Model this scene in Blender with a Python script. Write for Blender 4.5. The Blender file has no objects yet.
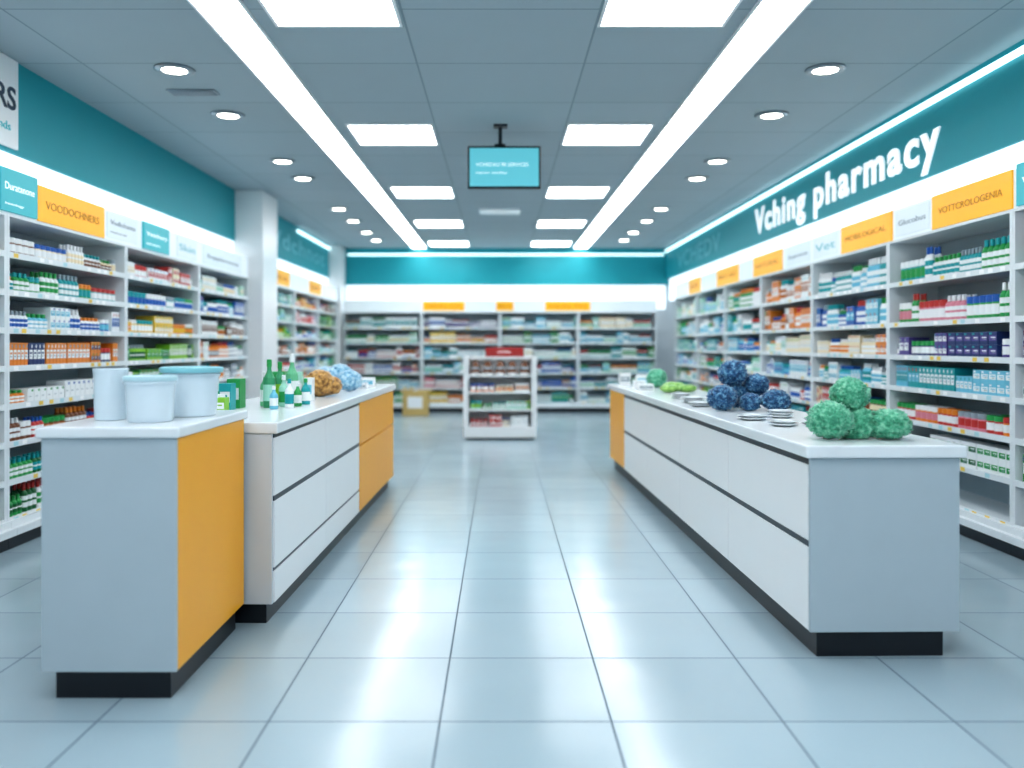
import bpy, bmesh, math, random
from mathutils import Vector, Matrix, noise
random.seed(23)
scene = bpy.context.scene
COL = scene.collection

def lin(c):
    if isinstance(c, str):
        c = tuple(int(c[i:i+2], 16) for i in (0, 2, 4))
    r = []
    for v in c:
        v = v/255.0
        r.append(v/12.92 if v <= 0.04045 else ((v+0.055)/1.055)**2.4)
    return tuple(r)+(1.0,)

# ------------------------------------------------------------ materials
def new_mat(name):
    m = bpy.data.materials.new(name); m.use_nodes = True
    return m, m.node_tree.nodes, m.node_tree.links

def mat(name, col, rough=0.4, spec=0.5, metal=0.0, noise_amt=0.03, nscale=6.0, bump=0.0, bscale=80, em=0.0):
    m, N, L = new_mat(name)
    b = N['Principled BSDF']
    c = lin(col)
    b.inputs['Roughness'].default_value = rough
    b.inputs['Metallic'].default_value = metal
    b.inputs['Specular IOR Level'].default_value = spec
    if em:
        b.inputs['Emission Color'].default_value = c
        b.inputs['Emission Strength'].default_value = em
    tc = N.new('ShaderNodeTexCoord')
    nz = N.new('ShaderNodeTexNoise'); nz.inputs['Scale'].default_value = nscale
    L.new(tc.outputs['Object'], nz.inputs['Vector'])
    mx = N.new('ShaderNodeMix'); mx.data_type = 'RGBA'
    mx.inputs['A'].default_value = tuple(min(1, v*(1-noise_amt)) for v in c[:3])+(1,)
    mx.inputs['B'].default_value = tuple(min(1, v*(1+noise_amt)) for v in c[:3])+(1,)
    L.new(nz.outputs['Fac'], mx.inputs['Factor'])
    L.new(mx.outputs['Result'], b.inputs['Base Color'])
    if bump:
        n2 = N.new('ShaderNodeTexNoise'); n2.inputs['Scale'].default_value = bscale
        L.new(tc.outputs['Object'], n2.inputs['Vector'])
        bp = N.new('ShaderNodeBump'); bp.inputs['Strength'].default_value = bump; bp.inputs['Distance'].default_value = 0.01
        L.new(n2.outputs['Fac'], bp.inputs['Height']); L.new(bp.outputs['Normal'], b.inputs['Normal'])
    return m

def emis(name, col, strength):
    m, N, L = new_mat(name)
    b = N['Principled BSDF']
    b.inputs['Base Color'].default_value = lin(col)
    b.inputs['Emission Color'].default_value = lin(col)
    b.inputs['Emission Strength'].default_value = strength
    return m

def attr_mat(name, rough=0.35):
    m, N, L = new_mat(name)
    b = N['Principled BSDF']
    a = N.new('ShaderNodeAttribute'); a.attribute_name = 'Col'
    L.new(a.outputs['Color'], b.inputs['Base Color'])
    b.inputs['Roughness'].default_value = rough
    return m

def grid_mat(name, base, line, px, py, ox, oy, w, rough, var=0.05, line_rough=0.6, spec=0.5, cloud=0.06, bump=0.0, wavy=0.0):
    m, N, L = new_mat(name)
    b = N['Principled BSDF']
    tc = N.new('ShaderNodeTexCoord'); sp = N.new('ShaderNodeSeparateXYZ')
    L.new(tc.outputs['Object'], sp.inputs[0])
    def M(op, a, bb=None):
        n = N.new('ShaderNodeMath'); n.operation = op
        for i, v in enumerate((a, bb)):
            if v is None: continue
            if isinstance(v, (int, float)): n.inputs[i].default_value = v
            else: L.new(v, n.inputs[i])
        return n.outputs[0]
    def axis(o, p, off):
        t = M('DIVIDE', M('SUBTRACT', o, off), p)
        return M('GREATER_THAN', M('ABSOLUTE', M('SUBTRACT', M('FRACT', t), 0.5)), 0.5-w/(2*p)), M('FLOOR', t)
    gx, fx = axis(sp.outputs['X'], px, ox)
    gy, fy = axis(sp.outputs['Y'], py, oy)
    g = M('MAXIMUM', gx, gy)
    cb = N.new('ShaderNodeCombineXYZ'); L.new(fx, cb.inputs[0]); L.new(fy, cb.inputs[1])
    wn = N.new('ShaderNodeTexWhiteNoise'); L.new(cb.outputs[0], wn.inputs['Vector'])
    nz = N.new('ShaderNodeTexNoise'); nz.inputs['Scale'].default_value = 1.7; nz.inputs['Detail'].default_value = 5
    L.new(tc.outputs['Object'], nz.inputs['Vector'])
    f1 = M('ADD', M('MULTIPLY', wn.outputs['Value'], var), 1-var/2)
    f2 = M('ADD', M('MULTIPLY', nz.outputs['Fac'], cloud), 1-cloud/2)
    f = M('MULTIPLY', f1, f2)
    vm = N.new('ShaderNodeVectorMath'); vm.operation = 'SCALE'
    vm.inputs[0].default_value = lin(base)[:3]; L.new(f, vm.inputs['Scale'])
    mx = N.new('ShaderNodeMix'); mx.data_type = 'RGBA'
    L.new(g, mx.inputs['Factor']); L.new(vm.outputs[0], mx.inputs['A']); mx.inputs['B'].default_value = lin(line)
    L.new(mx.outputs['Result'], b.inputs['Base Color'])
    r = M('ADD', M('MULTIPLY', g, line_rough-rough), M('ADD', M('MULTIPLY', nz.outputs['Fac'], 0.08), rough-0.04))
    L.new(r, b.inputs['Roughness'])
    b.inputs['Specular IOR Level'].default_value = spec
    if bump:
        h = M('SUBTRACT', 1.0, g)
        if wavy:
            n3 = N.new('ShaderNodeTexNoise'); n3.inputs['Scale'].default_value = 2.2; n3.inputs['Detail'].default_value = 1
            ad = N.new('ShaderNodeVectorMath'); ad.operation = 'ADD'
            sc = N.new('ShaderNodeVectorMath'); sc.operation = 'SCALE'; sc.inputs['Scale'].default_value = 13.7
            L.new(cb.outputs[0], sc.inputs[0]); L.new(sc.outputs[0], ad.inputs[0]); L.new(tc.outputs['Object'], ad.inputs[1])
            L.new(ad.outputs[0], n3.inputs['Vector'])
            h = M('ADD', h, M('MULTIPLY', n3.outputs['Fac'], wavy))
        bp = N.new('ShaderNodeBump'); bp.inputs['Strength'].default_value = bump; bp.inputs['Distance'].default_value = 0.004
        L.new(h, bp.inputs['Height']); L.new(bp.outputs['Normal'], b.inputs['Normal'])
    return m

M_floor = grid_mat('floor_tiles', (168, 188, 197), (84, 106, 120), 0.645, 0.665, -0.226, 3.936, 0.008, 0.185, var=0.08, bump=0.35, spec=0.52, wavy=3.5)
M_ceil = grid_mat('ceiling_tiles', (166, 180, 187), (130, 147, 156), 1.25, 1.05, -0.62, 0.2, 0.016, 0.8, var=0.05)
M_wall = mat('wall_paint', (218, 224, 228), 0.7)
M_teal = mat('teal_paint', (24, 156, 168), 0.5)
M_tealp = mat('teal_plaque', (60, 180, 190), 0.4, em=.15)  # plaque colour with a small glow added for brightness
M_white = mat('white_laminate', (240, 241, 242), 0.28, noise_amt=.008)
M_header = mat('header_board', (224, 233, 238), 0.35, em=.20)  # slight glow added to lift boards that only ambient light reaches
M_endp = mat('shaded_end_laminate', (180, 193, 200), 0.4, bump=0.03, bscale=200)  # white laminate darkened: shade of the camera-facing ends put into the colour
M_top = mat('countertop', (232, 237, 240), 0.18)
M_orange = mat('orange_laminate', (255, 176, 14), 0.35)
M_orsign = mat('orange_sign', (255, 184, 26), 0.4, em=.18)  # small emission added so the orange signs look brighter
M_black = mat('kick_black', (18, 24, 32), 0.35)
M_handle = mat('handle_metal', (48, 56, 66), 0.3, metal=0.4)
M_metal = mat('steel', (150, 160, 168), 0.3, metal=0.9)
M_lamp = emis('lamp_panel', (250, 252, 255), 6.0)
M_strip = emis('lamp_strip', (250, 252, 255), 6.0)
M_down = emis('lamp_down', (255, 250, 240), 9.0)
M_box = emis('lightbox_face', (242, 250, 255), 0.62)
M_cove = emis('cove_light', (225, 252, 255), 1.4)
M_letter = emis('letter_white', (250, 253, 255), 0.4)
M_pale = mat('letter_pale', (110, 195, 205), 0.5)
M_dark = mat('letter_dark', (40, 60, 80), 0.5)
M_grey = mat('letter_grey', (110, 130, 146), 0.5)
M_gold = mat('letter_gold', (190, 124, 10), 0.5)
M_attr = attr_mat('printed_packaging')
M_frame = attr_mat('shelf_enamel', 0.4)

# ------------------------------------------------------------ helpers
def obj_from_bm(name, bm, m, parent=None, smooth=False):
    me = bpy.data.meshes.new(name)
    bmesh.ops.recalc_face_normals(bm, faces=bm.faces[:])
    if smooth:
        for f in bm.faces: f.smooth = True
    bm.to_mesh(me); bm.free()
    o = bpy.data.objects.new(name, me); COL.objects.link(o)
    if m: me.materials.append(m)
    if parent: o.parent = parent
    return o

def box(name, x0, x1, y0, y1, z0, z1, m, parent=None, bev=0.0):
    bm = bmesh.new()
    bmesh.ops.create_cube(bm, size=1)
    for v in bm.verts:
        v.co = Vector((x0+(v.co.x+.5)*(x1-x0), y0+(v.co.y+.5)*(y1-y0), z0+(v.co.z+.5)*(z1-z0)))
    if bev:
        bmesh.ops.bevel(bm, geom=bm.edges[:], offset=bev, segments=2, affect='EDGES', profile=0.5)
    return obj_from_bm(name, bm, m, parent)

def empty(name, loc=(0, 0, 0), rz=0):
    e = bpy.data.objects.new(name, None); COL.objects.link(e)
    e.location = loc; e.rotation_euler = (0, 0, rz); e.empty_display_size = 0.1
    return e

def lathe(name, prof, m, parent=None, seg=40, loc=(0, 0, 0), smooth=True, sx=1, sy=1):
    bm = bmesh.new(); rings = []
    for r, z in prof:
        rings.append([bm.verts.new((loc[0]+sx*r*math.cos(2*math.pi*i/seg), loc[1]+sy*r*math.sin(2*math.pi*i/seg), loc[2]+z)) for i in range(seg)])
    for a, b in zip(rings, rings[1:]):
        for i in range(seg):
            bm.faces.new((a[i], a[(i+1) % seg], b[(i+1) % seg], b[i]))
    bm.faces.new(rings[0]); bm.faces.new(rings[-1])
    o = obj_from_bm(name, bm, m, parent, smooth)
    if smooth:
        md = o.modifiers.new('es', 'EDGE_SPLIT'); md.split_angle = math.radians(40)
    return o

def text(name, s, m, loc, rot, width=None, height=None, size=0.3, ext=0.004, off=0.0, parent=None, spacing=1.0):
    cu = bpy.data.curves.new(name+'_c', 'FONT'); cu.body = s; cu.size = size
    cu.extrude = ext; cu.offset = off; cu.resolution_u = 4; cu.space_character = spacing
    t = bpy.data.objects.new(name+'_t', cu); COL.objects.link(t)
    bpy.context.view_layer.update()
    dg = bpy.context.evaluated_depsgraph_get()
    me = bpy.data.meshes.new_from_object(t.evaluated_get(dg))
    bpy.data.objects.remove(t)
    xs = [v.co.x for v in me.vertices]; w = max(xs)-min(xs); x0 = min(xs)
    ys = [v.co.y for v in me.vertices]; h = max(ys)-min(ys)
    kx = width/w if width else 1; ky = height/h if height else 1
    for v in me.vertices:
        v.co.x -= x0
        v.co.x *= kx; v.co.y *= ky
    me.materials.clear(); me.materials.append(m)
    o = bpy.data.objects.new(name, me); COL.objects.link(o)
    o.location = loc; o.rotation_euler = rot
    if parent: o.parent = parent
    return o
R90 = math.pi/2
ROT_L = (R90, 0, R90); ROT_R = (R90, 0, -R90); ROT_B = (R90, 0, 0)

class Builder:
    def __init__(s, fmap): s.v = []; s.f = []; s.c = []; s.map = fmap
    def box(s, u0, u1, v0, v1, z0, z1, c):
        n = len(s.v)
        for z in (z0, z1):
            for (u, v) in ((u0, v0), (u1, v0), (u1, v1), (u0, v1)):
                s.v.append(s.map(u, v, z))
        for f in ((0, 1, 2, 3), (4, 5, 6, 7), (0, 1, 5, 4), (1, 2, 6, 5), (2, 3, 7, 6), (3, 0, 4, 7)):
            s.f.append(tuple(n+i for i in f)); s.c.append(c)
    def quad(s, u0, u1, v, z0, z1, c):
        n = len(s.v)
        for (u, z) in ((u0, z0), (u1, z0), (u1, z1), (u0, z1)): s.v.append(s.map(u, v, z))
        s.f.append((n, n+1, n+2, n+3)); s.c.append(c)
    def rev(s, u, v, z, prof, seg=10):
        n = len(s.v)
        for (r, dz, c) in prof:
            for i in range(seg):
                a = 2*math.pi*i/seg
                s.v.append(s.map(u+r*math.cos(a), v+r*math.sin(a), z+dz))
        for k in range(len(prof)-1):
            for i in range(seg):
                j = (i+1) % seg
                s.f.append((n+k*seg+i, n+k*seg+j, n+(k+1)*seg+j, n+(k+1)*seg+i)); s.c.append(prof[k][2])
        t = n+(len(prof)-1)*seg
        s.f.append(tuple(t+i for i in range(seg))); s.c.append(prof[-1][2])
    def make(s, name, m, parent=None):
        me = bpy.data.meshes.new(name); me.from_pydata(s.v, [], s.f)
        ca = me.color_attributes.new('Col', 'FLOAT_COLOR', 'CORNER')
        buf = []
        for f, c in zip(s.f, s.c):
            buf.extend(list(c)*len(f))
        ca.data.foreach_set('color', buf)
        me.materials.append(m)
        bm = bmesh.new(); bm.from_mesh(me); bmesh.ops.recalc_face_normals(bm, faces=bm.faces[:]); bm.to_mesh(me); bm.free()
        o = bpy.data.objects.new(name, me); COL.objects.link(o)
        if parent: o.parent = parent
        return o

C = lambda h: lin(h)
WHT = C('f2f5f6'); OFF = C('dde6ea')
PAL = dict(green=C('2fa055'), dgreen=C('1e6b3c'), teal=C('1fa2a8'), ltb=C('74c6de'), blue=C('2a64b6'), navy=C('22386e'),
           red=C('c8403c'), pink=C('dc8c9c'), orange=C('e88c34'), yellow=C('f0c84a'), brown=C('7a4a2c'), amber=C('bb6a22'),
           purple=C('5c4c94'), grey=C('9aa7b0'), white=WHT, lime=C('8cc63f'), mag=C('b83280'), cream=C('f3e4c4'), mint=C('a6dcc8'),
           glass=C('3f9a6c'), glass2=C('6fbf92'))
THEMES = [('brown', 'white', 'amber'), ('white', 'teal', 'green'), ('blue', 'white', 'ltb'), ('white', 'orange', 'grey'), ('navy', 'white', 'teal'),
          ('amber', 'orange', 'white'), ('green', 'dgreen', 'lime'), ('teal', 'ltb', 'white'), ('red', 'pink', 'white'), ('purple', 'white', 'blue'),
          ('green', 'white', 'teal'), ('orange', 'white', 'yellow'), ('white', 'red', 'blue'), ('teal', 'mint', 'white'), ('ltb', 'white', 'green'),
          ('cream', 'white', 'mint'), ('ltb', 'mint', 'white'), ('white', 'cream', 'orange')]
CAPS = ['white', 'white', 'green', 'blue', 'red', 'grey', 'orange', 'teal']
K_MIX = ('bottle', 'bottle', 'box', 'box', 'jar', 'bottle', 'tall')

def stock(B, u0, u1, zb, gap, depth, theme, seg=10, kinds=K_MIX, fill=.9, caps=None):
    u = u0+0.015
    while u < u1-0.05:
        kind = random.choice(kinds)
        h = random.uniform(0.50, 0.86)*gap*fill/.9
        c1 = PAL[random.choice(theme)]; c2 = PAL[random.choice(theme+('white',))]; cap = PAL[random.choice(caps or CAPS)]
        if c1 == c2: c2 = PAL['white'] if c1 != WHT else PAL[theme[0]]
        n = random.randint(2, 6)
        if kind in ('bottle', 'jar'):
            r = random.uniform(0.022, 0.034) if kind == 'bottle' else random.uniform(0.032, 0.045)
            if kind == 'jar': h = min(h, gap*0.55)
            for k in range(n):
                if u+2*r > u1-0.01: break
                for row in (0, 1):
                    vv = 0.045+r+row*(2*r+0.01)
                    if kind == 'bottle':
                        p = [(r*.95, 0, c1), (r, h*.08, c1), (r, h*.16, c2), (r, h*.34, PAL['white'] if c2 != WHT else c1), (r, h*.42, c2), (r, h*.58, c1),
                             (r*.92, h*.68, c1), (r*.45, h*.78, cap), (r*.5, h*.79, cap), (r*.48, h, cap)]
                    else:
                        p = [(r*.93, 0, c1), (r, h*.1, c1), (r, h*.2, c2), (r, h*.62, c1), (r*.92, h*.7, cap), (r*1.0, h*.72, cap), (r*.98, h*.98, cap), (r*.9, h, cap)]
                    B.rev(u+r, vv, zb, p, seg)
                u += 2*r+random.uniform(0.003, 0.008)
        else:
            w = random.uniform(0.045, 0.11) if kind == 'box' else random.uniform(.035, .06)
            d = min(depth-0.08, random.uniform(.12, .22))
            st = 1
            if kind == 'tall': h = gap*.82*fill/.9
            elif random.random() < .3:
                h = gap*.38; st = 2
            for k in range(n):
                if u+w > u1-0.01: break
                for t in range(st):
                    z0 = zb+t*h*1.01
                    B.box(u, u+w, .04, .04+d, z0, z0+h, c1)
                    B.quad(u+w*.06, u+w*.94, .0385, z0+h*.30, z0+h*.70, c2)
                    B.quad(u+w*.15, u+w*.7, .0375, z0+h*.52, z0+h*.60, c1 if c2 == WHT else WHT)
                    B.quad(u+w*.15, u+w*.55, .0375, z0+h*.40, z0+h*.45, PAL['grey'])
                    B.quad(u+w*.6, u+w*.9, .0385, z0+h*.78, z0+h*.92, cap)
                u += w+random.uniform(0.003, 0.007)
        u += random.uniform(0.002, 0.02)

def shelving(name, fmap, W, depth, levels, top, seg=10, goods=None, plan=None):
    B = Builder(fmap)
    cf = C('e4eaed'); cb = C('b0c1ca'); cs = C('dae2e6')
    B.box(0, .03, 0, depth, .1, top, cf); B.box(W-.03, W, 0, depth, .1, top, cf)
    B.box(.03, W-.03, depth-.02, depth, .1, top, cb)
    B.box(0, W, -.01, depth, 0, .1, C('1a222c'))
    B.box(0, W, -.07, .0, .1, .15, cf)
    B.box(0, W, -.03, .0, .15, levels[0]-.005, cf)
    B.box(0.0, W, .0, depth-.02, top, top+.02, cf)
    for i, z in enumerate(levels):
        B.box(.03, W-.03, .015, depth-.02, z-.022, z, cs)
        B.box(.03, W-.03, .0, .015, z-.03, z+.012, cf)
        uu = .08
        while uu < W-.16:
            if random.random() < .75:
                B.quad(uu, uu+.06, -.001, z-.024, z+.006, random.choice([C('ffffff'), C('ffffff'), C('f2cf5a'), C('b8dfe6')]))
            uu += random.uniform(.1, .2)
    o = B.make(name, M_frame)
    lv = list(levels)+[top]
    for i in range(len(levels)):
        th = random.choice(THEMES); kinds = K_MIX; fill = .9
        if plan:
            p = plan[i]
            if p is None: continue
            th, kinds, fill = p
        stock(goods, goods.off+.035, goods.off+W-.035, lv[i]+.001, lv[i+1]-lv[i]-.03, depth, th, seg, kinds, fill)
    return o

# ------------------------------------------------------------ room shell
XW = 3.9; Y0 = -2.0; YB = 19.2; H = 3.52
box('floor', -XW, XW, Y0, YB, -0.1, 0, M_floor)
box('ceiling', -XW, XW, Y0, YB, H, H+.1, M_ceil)
box('wall_left', -XW-.1, -XW, Y0, YB, -0.1, H+.1, M_wall)
box('wall_right', XW, XW+.1, Y0, YB, -0.1, H+.1, M_wall)
box('wall_back', -XW, XW, YB, YB+.1, -0.1, H+.1, M_wall)
box('wall_front', -XW, XW, Y0-.1, Y0, -0.1, H+.1, M_wall)
TZ = 2.83
box('trim_bulkhead_left', -XW, -3.6, Y0, YB-.3, TZ, H, M_teal)
box('trim_bulkhead_right', 3.6, XW, Y0, YB-.3, TZ, H, M_teal)
box('trim_bulkhead_back', -XW, XW, YB-.3, YB, 2.72, H, M_teal)
for i, (a, b) in enumerate(((Y0+.1, 11.81), (12.61, 18.28))):
    box('trim_lightbox_left_%d' % (i+1), -XW+.001, -3.62, a, b, 2.36, TZ-.001, M_box)
box('trim_lightbox_right', 3.62, XW-.001, Y0+.1, 18.6, 2.36, TZ-.001, M_box)
box('trim_lightbox_back', -3.34, 3.6, YB-.27, YB-.001, 2.2, 2.719, M_box)
box('cove_strip_light', 3.56, 3.599, 2.0, 18.80, 3.42, 3.455, M_cove)
box('cove_strip_light', -3.599, -3.56, 15.4, 18.28, 3.42, 3.455, M_cove)
box('cove_strip_light', -3.3, 3.55, YB-.335, YB-.301, 3.36, 3.395, M_cove)
box('pillar', -XW, -3.22, 11.82, 12.6, 0, H, M_white, bev=.008)
box('pillar', -XW, -3.35, 18.3, 18.85, 0, H, M_white, bev=.008)

# ------------------------------------------------------------ ceiling lights
for sx in (-1, 1):
    a, b = sorted((sx*1.59, sx*1.88))
    e = empty('ceiling_strip_light', (0, 0, 0))
    box('diffuser', a, b, Y0+.3, 18.8, H-.012, H-.001, M_strip, e)
    box('trim_a', a-.015, a, Y0+.3, 18.8, H-.02, H-.001, M_white, e)
    box('trim_b', b, b+.015, Y0+.3, 18.8, H-.02, H-.001, M_white, e)
    a, b = sorted((sx*.66, sx*1.45))
    for y in (-1.3, 1.85, 4.90, 8.28, 11.55, 14.65, 17.6):
        e = empty('ceiling_panel_light')
        box('diffuser', a, b, y, y+.8, H-.01, H-.001, M_lamp, e)
        for i, (p, q, r, s) in enumerate(((a-.02, b+.02, y-.02, y), (a-.02, b+.02, y+.8, y+.82), (a-.02, a, y, y+.8), (b, b+.02, y, y+.8))):
            box('frame_%d' % i, p, q, r, s, H-.016, H-.001, M_white, e)
    for y in (1.5, 4.0, 6.63, 7.94, 9.93, 10.95, 13.4, 14.7, 16.2, 17.4):
        e = empty('recessed_downlight', (sx*2.48, y, H))
        lathe('trim_ring', [(.09, -.004), (.15, -.002), (.15, -.012), (.14, -.018), (.105, -.02), (.09, -.012)], M_metal, e, 32)
        lathe('lamp', [(.02, -.008), (.1, -.008), (.1, -.014), (.02, -.016)], M_down, e, 32)
box('ceiling_vent', -.32, .32, 13.4, 13.9, H-.02, H-.001, M_white, bev=.005)
e = empty('ceiling_vent')
box('frame', -2.75, -2.35, 7.15, 7.31, H-.012, H-.001, M_metal, e, bev=.003)
for i in range(4): box('louvre_%d' % i, -2.73, -2.37, 7.17+i*.035, 7.185+i*.035, H-.02, H-.01, M_metal, e)

# ------------------------------------------------------------ shelving
DEP = .45
LEV_L = [.2+.265*k for k in range(8)]
LEV_R = [.2, .50, .78, 1.05, 1.32, 1.60, 1.95]
TOP = 2.31
BT = ('bottle',); BX = ('box', 'tall'); JR = ('jar',)
PLAN_L = [(('green', 'dgreen', 'white'), BT, .9), (('green', 'dgreen', 'teal'), ('bottle', 'jar'), .85), (('brown', 'red', 'amber'), ('jar', 'bottle'), .85),
          (('white', 'orange', 'white'), ('bottle', 'box'), .6), (('navy', 'orange', 'white'), ('box', 'tall', 'jar'), .8), (('blue', 'white', 'ltb'), ('jar', 'bottle', 'box'), .85),
          (('teal', 'green', 'white'), ('jar', 'bottle'), .85), (('brown', 'white', 'cream'), ('jar', 'jar', 'bottle'), .8)]
PLAN_R = [None, (('green', 'dgreen', 'white'), ('box', 'box'), .8), (('red', 'pink', 'orange'), ('jar',), 1.2),
          (('teal', 'ltb', 'white'), ('box', 'tall'), .85), (('purple', 'navy', 'purple'), ('box', 'jar'), .7), (('green', 'pink', 'green'), ('bottle', 'jar'), 1.0),
          (('teal', 'green', 'white'), ('bottle', 'bottle', 'jar'), .85)]
PLAN_L2 = [(('red', 'pink', 'white'), BX, .8), (('ltb', 'white', 'teal'), BT, .85), (('cream', 'white', 'orange'), K_MIX, .8), (('green', 'lime', 'white'), K_MIX, .8),
           (('green', 'dgreen', 'lime'), K_MIX, .75), (('orange', 'yellow', 'green'), ('jar', 'box'), .8), (('blue', 'teal', 'white'), ('jar',), .9), (('red', 'white', 'cream'), ('jar', 'box'), .8)]
PLAN_R2 = [(('white', 'ltb', 'white'), BX, .8), (('green', 'white', 'teal'), K_MIX, .8), (('red', 'brown', 'cream'), ('jar', 'box'), .85),
           (('ltb', 'teal', 'white'), K_MIX, .85), (('cream', 'orange', 'white'), K_MIX, .8), (('ltb', 'blue', 'white'), ('bottle', 'box'), .85), (('ltb', 'teal', 'white'), ('bottle',), .9)]
def run(side, xf, ys, levels, plans):
    if side == 'L': fm = lambda u, v, z: (xf-v, u, z)
    else: fm = lambda u, v, z: (xf+v, u, z)
    G = Builder(fm)
    for (a, b) in ys:
        if side == 'L': f2 = lambda u, v, z, a=a: (xf-v, a+u, z)
        else: f2 = lambda u, v, z, a=a: (xf+v, a+u, z)
        G.off = a
        shelving('pharmacy_shelving_unit', f2, b-a-.003, DEP, levels, TOP, 12 if a < 10 else 8, G, plans.get(a))
    G.make('medicine_packages', M_attr)
YL = [(4.1, 6.02), (6.02, 7.94), (7.94, 9.87), (9.87, 11.8), (12.62, 14.5), (14.5, 16.4), (16.4, 18.28)]
YR = [(3.95, 5.86), (5.86, 7.74), (7.74, 9.64), (9.64, 11.52), (11.52, 13.4), (13.4, 15.3), (15.3, 17.2)]
run('L', -3.41, YL, LEV_L, {4.1: PLAN_L, 6.02: PLAN_L, 7.94: PLAN_L2})
run('R', 3.45, YR, LEV_R, {3.95: PLAN_R, 5.86: PLAN_R, 7.74: PLAN_R2})
G = Builder(lambda u, v, z: (u, 18.3+v, z))
xs = [-3.3, -1.65, 0.0, 1.65, 3.3]
LEV_B = [.2+.315*k for k in range(6)]
for a, b in zip(xs, xs[1:]):
    G.off = a
    pl = [(random.choice(THEMES[7:]), ('bottle', 'jar', 'tall', 'tall'), .85) for _ in range(6)]
    shelving('pharmacy_shelving_unit', (lambda u, v, z, a=a: (a+u, 18.3+v, z)), b-a-.003, DEP, LEV_B, 2.09, 8, G, pl)
G.make('medicine_packages', M_attr)

# header fascias
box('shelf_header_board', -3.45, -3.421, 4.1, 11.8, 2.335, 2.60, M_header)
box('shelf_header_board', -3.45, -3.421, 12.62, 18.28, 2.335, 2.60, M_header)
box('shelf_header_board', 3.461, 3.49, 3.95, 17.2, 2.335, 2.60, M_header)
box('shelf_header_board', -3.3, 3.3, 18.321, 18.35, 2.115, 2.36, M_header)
M_panel = mat('header_panel', (214, 225, 231), 0.35, em=.17)  # sign panels also carry an added glow, no lamp of their own
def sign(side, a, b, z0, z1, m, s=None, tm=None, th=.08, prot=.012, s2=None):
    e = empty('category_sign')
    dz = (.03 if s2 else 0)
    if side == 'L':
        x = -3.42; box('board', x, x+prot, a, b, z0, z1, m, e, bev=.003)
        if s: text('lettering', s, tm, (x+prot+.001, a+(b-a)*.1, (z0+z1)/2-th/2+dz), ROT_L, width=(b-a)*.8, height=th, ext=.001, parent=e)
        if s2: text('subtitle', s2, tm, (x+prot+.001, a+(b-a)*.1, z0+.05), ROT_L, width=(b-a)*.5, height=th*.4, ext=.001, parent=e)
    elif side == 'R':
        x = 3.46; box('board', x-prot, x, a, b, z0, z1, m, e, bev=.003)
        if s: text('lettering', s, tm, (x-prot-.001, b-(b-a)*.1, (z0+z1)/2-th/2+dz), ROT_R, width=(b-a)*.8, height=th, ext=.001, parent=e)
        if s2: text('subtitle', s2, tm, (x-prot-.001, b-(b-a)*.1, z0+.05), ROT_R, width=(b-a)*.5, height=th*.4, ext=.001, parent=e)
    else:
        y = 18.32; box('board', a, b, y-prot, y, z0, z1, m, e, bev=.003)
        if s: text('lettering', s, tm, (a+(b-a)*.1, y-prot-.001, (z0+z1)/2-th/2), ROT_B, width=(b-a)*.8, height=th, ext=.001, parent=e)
Z0, Z1 = 2.335, 2.60
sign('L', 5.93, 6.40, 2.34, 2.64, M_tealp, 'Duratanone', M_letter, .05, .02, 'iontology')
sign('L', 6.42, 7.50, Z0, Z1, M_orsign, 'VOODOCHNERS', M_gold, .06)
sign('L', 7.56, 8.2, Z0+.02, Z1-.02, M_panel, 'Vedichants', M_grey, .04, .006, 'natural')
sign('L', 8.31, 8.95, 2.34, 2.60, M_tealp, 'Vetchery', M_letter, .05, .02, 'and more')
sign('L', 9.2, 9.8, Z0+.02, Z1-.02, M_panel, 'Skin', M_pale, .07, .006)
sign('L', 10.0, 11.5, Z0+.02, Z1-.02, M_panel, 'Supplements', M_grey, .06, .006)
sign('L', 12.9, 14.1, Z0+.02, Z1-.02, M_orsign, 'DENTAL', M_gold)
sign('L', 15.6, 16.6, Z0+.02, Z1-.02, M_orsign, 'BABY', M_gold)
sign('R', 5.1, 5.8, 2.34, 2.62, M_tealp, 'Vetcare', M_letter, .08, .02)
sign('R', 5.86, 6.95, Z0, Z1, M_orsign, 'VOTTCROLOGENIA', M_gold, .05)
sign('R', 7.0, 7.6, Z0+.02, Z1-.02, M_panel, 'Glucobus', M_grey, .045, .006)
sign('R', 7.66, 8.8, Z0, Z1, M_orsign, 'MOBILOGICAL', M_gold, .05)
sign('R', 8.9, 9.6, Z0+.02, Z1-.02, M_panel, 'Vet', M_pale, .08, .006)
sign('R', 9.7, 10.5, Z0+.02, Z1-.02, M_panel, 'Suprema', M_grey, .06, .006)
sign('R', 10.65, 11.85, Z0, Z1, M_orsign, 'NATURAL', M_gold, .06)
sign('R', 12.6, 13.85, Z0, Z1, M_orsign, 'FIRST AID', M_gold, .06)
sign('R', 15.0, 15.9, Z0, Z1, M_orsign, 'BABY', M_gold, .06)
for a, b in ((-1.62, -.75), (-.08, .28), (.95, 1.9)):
    sign('B', a, b, 2.14, 2.33, M_orsign, 'HEALTH', M_gold, .07)

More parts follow.
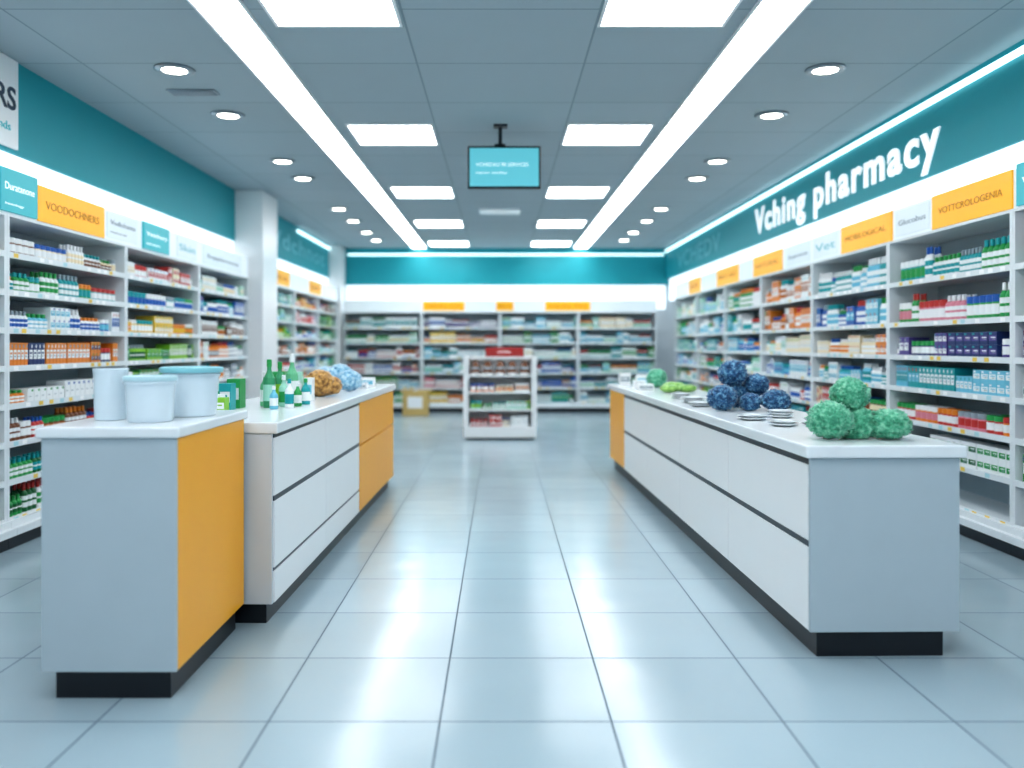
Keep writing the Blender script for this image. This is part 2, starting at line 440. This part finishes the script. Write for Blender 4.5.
# wall lettering
text('pharmacy_wall_lettering', 'Vching pharmacy', M_letter, (3.592, 12.25, 2.975), ROT_R, width=5.15, height=.46, size=.5, ext=.006, off=.013, spacing=1.16)
text('pharmacy_wall_lettering', 'VCHEDV', M_pale, (3.594, 17.6, 2.97), ROT_R, width=3.4, height=.30, size=.4, ext=.004, off=.004, spacing=1.1)
text('pharmacy_wall_lettering', 'Vdchnot', M_pale, (-3.594, 13.6, 3.02), ROT_L, width=4.2, height=.28, size=.4, ext=.004, off=.004, spacing=1.1)
e = empty('wall_poster')
box('panel', -3.599, -3.575, 5.3, 6.46, 2.86, 3.515, M_white, e, bev=.004)
text('lettering', 'PARTNERS', M_dark, (-3.572, 5.2, 3.14), ROT_L, width=1.22, height=.17, ext=.002, off=.005, parent=e)
text('subtitle', 'for pets and friends', M_tealp, (-3.572, 5.45, 2.98), ROT_L, width=.9, height=.08, ext=.002, parent=e)

# ------------------------------------------------------------ hanging screen
e = empty('hanging_display_screen', (.04, 8.3, 0))
box('bezel', -.35, .35, 0, .06, 2.91, 3.315, M_black, e, bev=.008)
M_scr = emis('screen_glow', (92, 172, 184), 0.6)
box('screen', -.33, .33, -.004, .001, 2.93, 3.295, M_scr, e)
box('mount', -.09, .01, .02, .05, 3.31, 3.34, M_black, e)
box('pole', -.055, -.02, .02, .05, 3.33, H-.001, M_black, e)
box('ceiling_plate', -.10, .03, -.02, .09, H-.02, H-.001, M_black, e)
text('screen_title', 'VCHEDAU 90 SERVICES', M_letter, (-.27, -.006, 3.12), ROT_B, width=.5, height=.035, ext=.0005, parent=e)
text('screen_line', 'open today', M_letter, (-.27, -.006, 3.05), ROT_B, width=.3, height=.03, ext=.0005, parent=e)

# ------------------------------------------------------------ counters
def rounded_slab(name, x0, x1, y0, y1, z0, z1, m, parent): return box(name, x0, x1, y0, y1, z0, z1, m, parent, bev=.008)
a = math.atan2(.12, 6.15)
e = empty('pharmacy_counter', (1.40, 3.92, 0), a)
Wd, Ln = .67, 6.15
box('kickboard', .04, Wd-.05, .035, Ln-.04, 0, .125, M_black, e)
box('carcass', .02, Wd, 0.012, Ln, .122, .905, M_endp, e, bev=.003)
box('end_panel', -.005, Wd+.005, -.006, .014, .122, .905, M_endp, e, bev=.003)
rounded_slab('countertop', -.03, Wd+.03, -.03, Ln+.03, .908, .965, M_top, e)
box('handle_rail_top', -.004, .02, .014, Ln-1.0, .875, .905, M_handle, e)
box('handle_rail_mid', -.004, .02, .014, Ln-1.0, .503, .53, M_handle, e)
n = 4; L4 = (Ln-1.0-.016)/n
for i in range(n):
    for j, (z0, z1) in enumerate(((.125, .502), (.531, .874))):
        box('drawer_%d_%d' % (i, j), -.006, .02, .016+i*L4+.003, .016+(i+1)*L4-.003, z0, z1, M_white, e, bev=.003)
box('orange_panel', -.006, .02, Ln-.99, Ln, .125, .905, M_orange, e, bev=.003)

a = math.atan2(-.075, 4.3)
e = empty('pharmacy_counter', (-1.15, 4.40, 0), a)
Wd, Ln = .68, 4.32
M_rear = mat('rear_end_laminate', (206, 214, 222), 0.35)
box('kickboard', -Wd+.05, -.04, .03, Ln-.04, 0, .11, M_black, e)
box('carcass', -Wd, -.02, 0.012, Ln, .105, .965, M_endp, e, bev=.003)
box('end_panel', -Wd, -.001, -.006, .012, .105, .965, M_rear, e, bev=.003)
rounded_slab('countertop', -Wd-.03, .03, -.015, Ln+.03, .968, 1.025, M_top, e)
box('handle_rail_top', -.02, .004, .013, Ln-1.9, .945, .966, M_handle, e)
box('handle_rail_mid', -.02, .004, .013, Ln-1.9, .625, .65, M_handle, e)
box('handle_rail_low', -.02, .002, .013, Ln-1.9, .27, .285, M_handle, e)
L2 = (Ln-1.9-.014)/2
for i in range(2):
    for j, (z0, z1) in enumerate(((.108, .269), (.286, .624), (.651, .944))):
        box('drawer_%d_%d' % (i, j), -.02, .006, .014+i*L2+.003, .014+(i+1)*L2-.003, z0, z1, M_white, e, bev=.003)
for j, (z0, z1) in enumerate(((.108, .62), (.63, .965))):
    box('orange_panel_%d' % j, -.02, .006, Ln-1.88, Ln, z0, z1, M_orange, e, bev=.003)

e = empty('checkout_pedestal', (0, 0, 0))
box('kickboard', -1.78, -1.32, 3.49, 4.34, 0, .12, M_black, e)
box('carcass', -1.815, -1.30, 3.46, 4.36, .118, 1.045, M_endp, e, bev=.003)
box('end_panel', -1.82, -1.283, 3.45, 3.468, .118, 1.045, M_endp, e, bev=.003)
box('orange_panel', -1.30, -1.284, 3.47, 4.365, .118, 1.045, M_orange, e, bev=.003)
rounded_slab('countertop', -1.84, -1.268, 3.435, 4.375, 1.047, 1.09, M_top, e)

# ------------------------------------------------------------ tubs
M_tub = mat('tub_plastic', (218, 232, 240), 0.25)
M_lid = mat('tub_lid', (140, 204, 214), 0.3)
def tub(name, x, y, z, r, h, lidr, mb, ml):
    e = empty(name, (x, y, z))
    lathe('body', [(r*.84, 0), (r*.88, .005), (r*.97, h*.82), (r*1.03, h*.82), (r*1.03, h*.86), (r*.99, h*.87), (r*.99, h*.9)], mb, e, 48)
    lathe('lid', [(lidr*.97, h*.885), (lidr, h*.89), (lidr*1.02, h*.96), (lidr*1.0, h*.985), (lidr*.9, h), (lidr*.86, h*.985), (lidr*.2, h*.985)], ml, e, 48)
    return e
tub('storage_tub', -1.425, 4.02, 1.091, .125, .225, .140, M_tub, M_lid)
tub('storage_tub', -1.495, 3.72, 1.091, .105, .195, .108, M_tub, mat('tub_lid_pale', (190, 222, 230), .3))
e = empty('measuring_jug', (-1.70, 3.80, 1.091), 2.2)
lathe('body', [(.062, 0), (.066, .004), (.07, .20), (.074, .22), (.070, .222), (.066, .2), (.058, .012), (.01, .01)], M_tub, e, 36)
bm = bmesh.new(); pts = []
for i in range(13):
    t = -math.pi/2+math.pi*i/12
    pts.append((0.064+.04*math.cos(t), 0.0, .11+.06*math.sin(t)))
prev = None
for i, p in enumerate(pts):
    t = Vector(pts[min(i+1, 12)])-Vector(pts[max(i-1, 0)]); t.normalize(); s = Vector((0, 1, 0)); nrm = t.cross(s)
    ring = [bm.verts.new(Vector(p)+s*.012*math.cos(k*math.pi/4)+nrm*.008*math.sin(k*math.pi/4)) for k in range(8)]
    if prev:
        for k in range(8): bm.faces.new((prev[k], prev[(k+1) % 8], ring[(k+1) % 8], ring[k]))
    prev = ring
obj_from_bm('handle', bm, M_tub, e, True)

# ------------------------------------------------------------ rough fibre balls
def rough_mat(name, c1, c2, c3):
    m, N, L = new_mat(name); b = N['Principled BSDF']
    tc = N.new('ShaderNodeTexCoord'); v = N.new('ShaderNodeTexNoise'); v.inputs['Scale'].default_value = 38; v.inputs['Detail'].default_value = 4
    L.new(tc.outputs['Object'], v.inputs['Vector'])
    r = N.new('ShaderNodeValToRGB'); r.color_ramp.elements[0].color = lin(c1); r.color_ramp.elements[1].color = lin(c3)
    r.color_ramp.elements[0].position = .35; r.color_ramp.elements[1].position = .68
    e2 = r.color_ramp.elements.new(.5); e2.color = lin(c2)
    L.new(v.outputs['Fac'], r.inputs['Fac']); L.new(r.outputs['Color'], b.inputs['Base Color'])
    b.inputs['Roughness'].default_value = .6
    b.inputs['Sheen Weight'].default_value = .4
    return m
M_gb = rough_mat('green_fibre', (50, 140, 108), (84, 180, 142), (150, 218, 186))
M_bb = rough_mat('blue_fibre', (24, 66, 108), (44, 104, 150), (130, 186, 214))
M_brn = rough_mat('brown_sponge', (120, 80, 36), (186, 136, 66), (224, 180, 106))
M_lb = rough_mat('lightblue_mesh', (90, 150, 190), (150, 200, 225), (215, 236, 244))
def cluster(name, balls, m, spike=.16, freq=16, sub=5):
    bm = bmesh.new()
    for (x, y, z, r, sz) in balls:
        res = bmesh.ops.create_icosphere(bm, subdivisions=sub, radius=1.0)
        sd = Vector((random.random()*9, random.random()*9, random.random()*9))
        for v in res['verts']:
            n = v.co.normalized()
            c = noise.voronoi(n*r*freq*4.2+sd)[0][0]
            d = 1.0 - spike*min(1.0, c*1.4) + .09*noise.noise(n*2.5+sd) + .05*noise.noise(n*22+sd)
            q = n*r*d
            v.co = Vector((x+q.x, y+q.y, max(z+q.z*sz, 0.001)))
    return obj_from_bm(name, bm, m, None, True)
def place(o, x, y, z): o.location = (x, y, z); return o
ZR = .966; ZL = 1.026
place(cluster('green_scrub_balls', [(-.13, 0, .09, .12, .85), (.15, .0, .07, .12, .70), (0.01, .04, .07, .11, .9), (-.01, .06, .205, .105, .95), (.04, .15, .08, .1, .9)], M_gb, .22, 20), 1.71, 4.17, ZR)
place(cluster('blue_scrub_balls', [(-.16, 0, .09, .12, .85), (.19, -.05, .075, .115, .75), (-.02, .2, .10, .12, .9), (-.05, .15, .25, .115, .95), (.12, .16, .17, .10, .9), (.03, .0, .06, .09, .8)], M_bb, .26, 20), 1.68, 5.95, ZR)
place(cluster('green_scrub_ball', [(0, 0, .10, .12, .95)], M_gb, .18, sub=4), 1.66, 9.2, ZR)
place(cluster('brown_sponge', [(0, 0, .10, .12, .95), (.07, .05, .08, .1, .8)], M_brn, .12, sub=4), -1.37, 6.6, ZL)
place(cluster('blue_mesh_sponge', [(-.10, 0, .10, .13, .95), (.09, .02, .09, .12, .8), (0, .1, .14, .12, .8)], M_lb, .15, sub=4), -1.36, 7.3, ZL)
place(cluster('green_foam_pads', [(-.08, 0, .04, .10, .4), (.09, .04, .04, .10, .4), (0, .18, .05, .12, .4)], rough_mat('lime', (90, 160, 70), (140, 196, 90), (190, 226, 140)), .1, sub=4), 1.68, 8.2, ZR)

M_dish = mat('porcelain', (236, 241, 244), .15)
for (x, y, r, n) in ((1.58, 4.85, .085, 2), (1.78, 4.95, .075, 1), (1.52, 5.25, .09, 2), (1.74, 5.40, .08, 3), (1.88, 5.2, .07, 1), (1.48, 6.4, .10, 2), (1.5, 6.75, .10, 3), (1.74, 6.9, .1, 4), (1.52, 7.3, .09, 3)):
    prof = []
    for k in range(n):
        z = k*.016
        prof += [(r*.6, z), (r*.65, z+.002), (r, z+.012), (r*1.0, z+.015), (r*.62, z+.0155)]
    prof.append((r*.55, prof[-1][1]-.004)); prof.append((r*.1, prof[-1][1]))
    o = lathe('petri_dish', prof, M_dish, None, 36); o.location = (x, y, ZR)

def goods_obj(name, items, loc, seg=16):
    B = Builder(lambda u, v, z: (u, v, z))
    for it in items:
        if it[0] == 'box':
            _, x, y, w, d, h, c1, c2 = it
            B.box(x, x+w, y, y+d, 0, h, c1); B.quad(x+w*.08, x+w*.92, y-.001, h*.3, h*.7, c2); B.quad(x+w*.2, x+w*.7, y-.002, h*.5, h*.58, c1)
        else:
            _, x, y, r, h, c1, c2, cap = it
            B.rev(x, y, 0, [(r*.93, 0, c1), (r, h*.04, c1), (r, h*.14, c2), (r, h*.48, c1), (r, h*.54, c1), (r*.9, h*.62, c1), (r*.5, h*.72, c1), (r*.36, h*.78, c1), (r*.34, h*.84, cap), (r*.42, h*.845, cap), (r*.4, h*.99, cap), (r*.3, h, cap)], seg)
    o = B.make(name, M_attr); o.location = loc
    return o
P = PAL
goods_obj('medicine_cartons', [('box', 0, 0, .08, .12, .18, P['green'], WHT), ('box', -.09, .03, .07, .1, .15, P['mint'], P['green']),
    ('box', 0.0, -.32, .06, .1, .10, WHT, P['green']), ('box', -.10, -.35, .08, .1, .14, P['glass'], WHT), ('box', .01, -.18, .07, .1, .16, P['teal'], WHT), ('box', .07, -.42, .05, .08, .09, P['lime'], WHT)], (-1.68, 5.35, ZL))
goods_obj('green_bottles', [('b', 0, 0, .038, .30, P['glass'], P['mint'], P['green']), ('b', .09, .22, .04, .33, P['glass2'], WHT, WHT), ('b', -.01, .3, .036, .28, P['glass'], P['lime'], P['green']),
    ('b', .13, -.02, .028, .18, WHT, P['teal'], P['teal']), ('b', -.06, .12, .03, .22, P['glass2'], WHT, WHT), ('b', .06, -.12, .026, .14, P['ltb'], WHT, WHT),
    ('b', .15, .12, .026, .15, P['green'], WHT, P['white']), ('b', .07, .08, .03, .2, P['mint'], P['green'], WHT), ('b', .16, .3, .03, .17, P['teal'], WHT, P['green'])], (-1.44, 5.43, ZL))
goods_obj('medicine_cartons', [('box', 0, 0, .09, .08, .12, WHT, P['teal']), ('box', .11, .05, .06, .08, .16, WHT, P['ltb']), ('box', -.13, .05, .10, .08, .16, P['teal'], WHT),
    ('box', -.02, .12, .1, .06, .2, P['mint'], WHT), ('box', -.15, .16, .1, .1, .2, P['green'], WHT)], (-1.48, 6.02, ZL))
goods_obj('medicine_cartons', [('box', 0, 0, .14, .1, .09, WHT, P['ltb']), ('box', -.18, .1, .12, .1, .12, WHT, P['grey']), ('box', .0, -.3, .12, .1, .05, WHT, P['grey'])], (-1.3, 8.0, ZL))
goods_obj('medicine_cartons', [('box', 0, 0, .14, .1, .12, WHT, P['ltb']), ('box', -.17, .1, .12, .1, .14, WHT, P['grey']), ('box', -.1, -.5, .12, .12, .08, WHT, P['grey']), ('box', -.12, -.9, .15, .2, .06, WHT, P['grey'])], (1.50, 9.55, ZR))

# ------------------------------------------------------------ kiosk
e = empty('product_display_stand', (0, 12.97, 0))
box('base', -.54, .54, .0, .5, 0.03, .2, M_white, e, bev=.01)
box('foot', -.5, .5, .04, .46, 0, .03, M_black, e)
box('side_a', -.55, -.47, .0, .5, .2, 1.24, M_white, e, bev=.01)
box('side_b', .47, .55, .0, .5, .2, 1.24, M_white, e, bev=.01)
box('back', -.47, .47, .44, .48, .2, 1.24, M_white, e)
box('cap', -.47, .47, .2, .5, 1.2, 1.24, M_white, e)
M_red = mat('red_sign', (180, 50, 48), .4)
box('header', -.22, .36, .2, .24, 1.24, 1.38, M_red, e, bev=.01)
text('header_lettering', 'OFFERS', M_letter, (-.04, .198, 1.295), ROT_B, width=.2, height=.03, ext=.001, parent=e)
GB = Builder(lambda u, v, z: (u, v, z))
kl = [.2, .46, .72, .97, 1.2]
for i, z in enumerate(kl[:-1]):
    if i: box('shelf_%d' % i, -.47, .47, .0, .44, z-.03, z, M_white, e, bev=.004)
stock(GB, -.46, .46, .2, .22, .4, ('white', 'red', 'cream'), 10)
stock(GB, -.46, .46, .46, .22, .4, ('green', 'lime', 'mint'), 10, fill=.6)
stock(GB, -.46, .46, .72, .22, .4, ('orange', 'white', 'cream'), 10, fill=.6)
for k in range(5):
    u = -.37+k*.185
    GB.rev(u, .14, .971, [(.06, 0, P['white']), (.075, .03, P['brown']), (.078, .08, P['grey']), (.07, .12, P['brown']), (.045, .17, P['brown']), (.015, .2, P['brown'])], 14)
GB.make('stand_products', M_attr, e)

e = empty('shipping_carton', (-1.95, 17.4, 0))
M_cart = mat('cardboard', (206, 178, 116), .8)
box('carton', 0, .5, 0, .4, 0, .5, M_cart, e, bev=.005)
box('tape', .21, .29, -.002, .402, .498, .503, M_white, e)
box('label', .1, .4, -.004, .001, .15, .38, M_white, e)
box('flap_a', -.06, .0, 0, .4, .47, .5, M_cart, e)
box('flap_b', .5, .56, 0, .4, .47, .5, M_cart, e)

# ------------------------------------------------------------ world + camera
w = bpy.data.worlds.new('World'); scene.world = w; w.use_nodes = True
w.node_tree.nodes['Background'].inputs[0].default_value = (.6, .8, 1, 1)
w.node_tree.nodes['Background'].inputs[1].default_value = .2

cd = bpy.data.cameras.new('camera'); cam = bpy.data.objects.new('camera', cd); COL.objects.link(cam)
cam.location = (0, 0, 1.416); cam.rotation_euler = (R90, 0, 0)
cd.sensor_width = 36; cd.lens = 870*36/1024
cd.shift_x = 12/1024; cd.shift_y = -39/1024
cd.dof.use_dof = True; cd.dof.focus_distance = 4.9; cd.dof.aperture_fstop = 0.85
scene.camera = cam
scene.view_settings.view_transform = 'Standard'
scene.view_settings.exposure = 0.28
for lk in ('Medium High Contrast', 'Standard - Medium High Contrast'):
    try:
        scene.view_settings.look = lk; break
    except Exception as ex:
        print('look', ex)
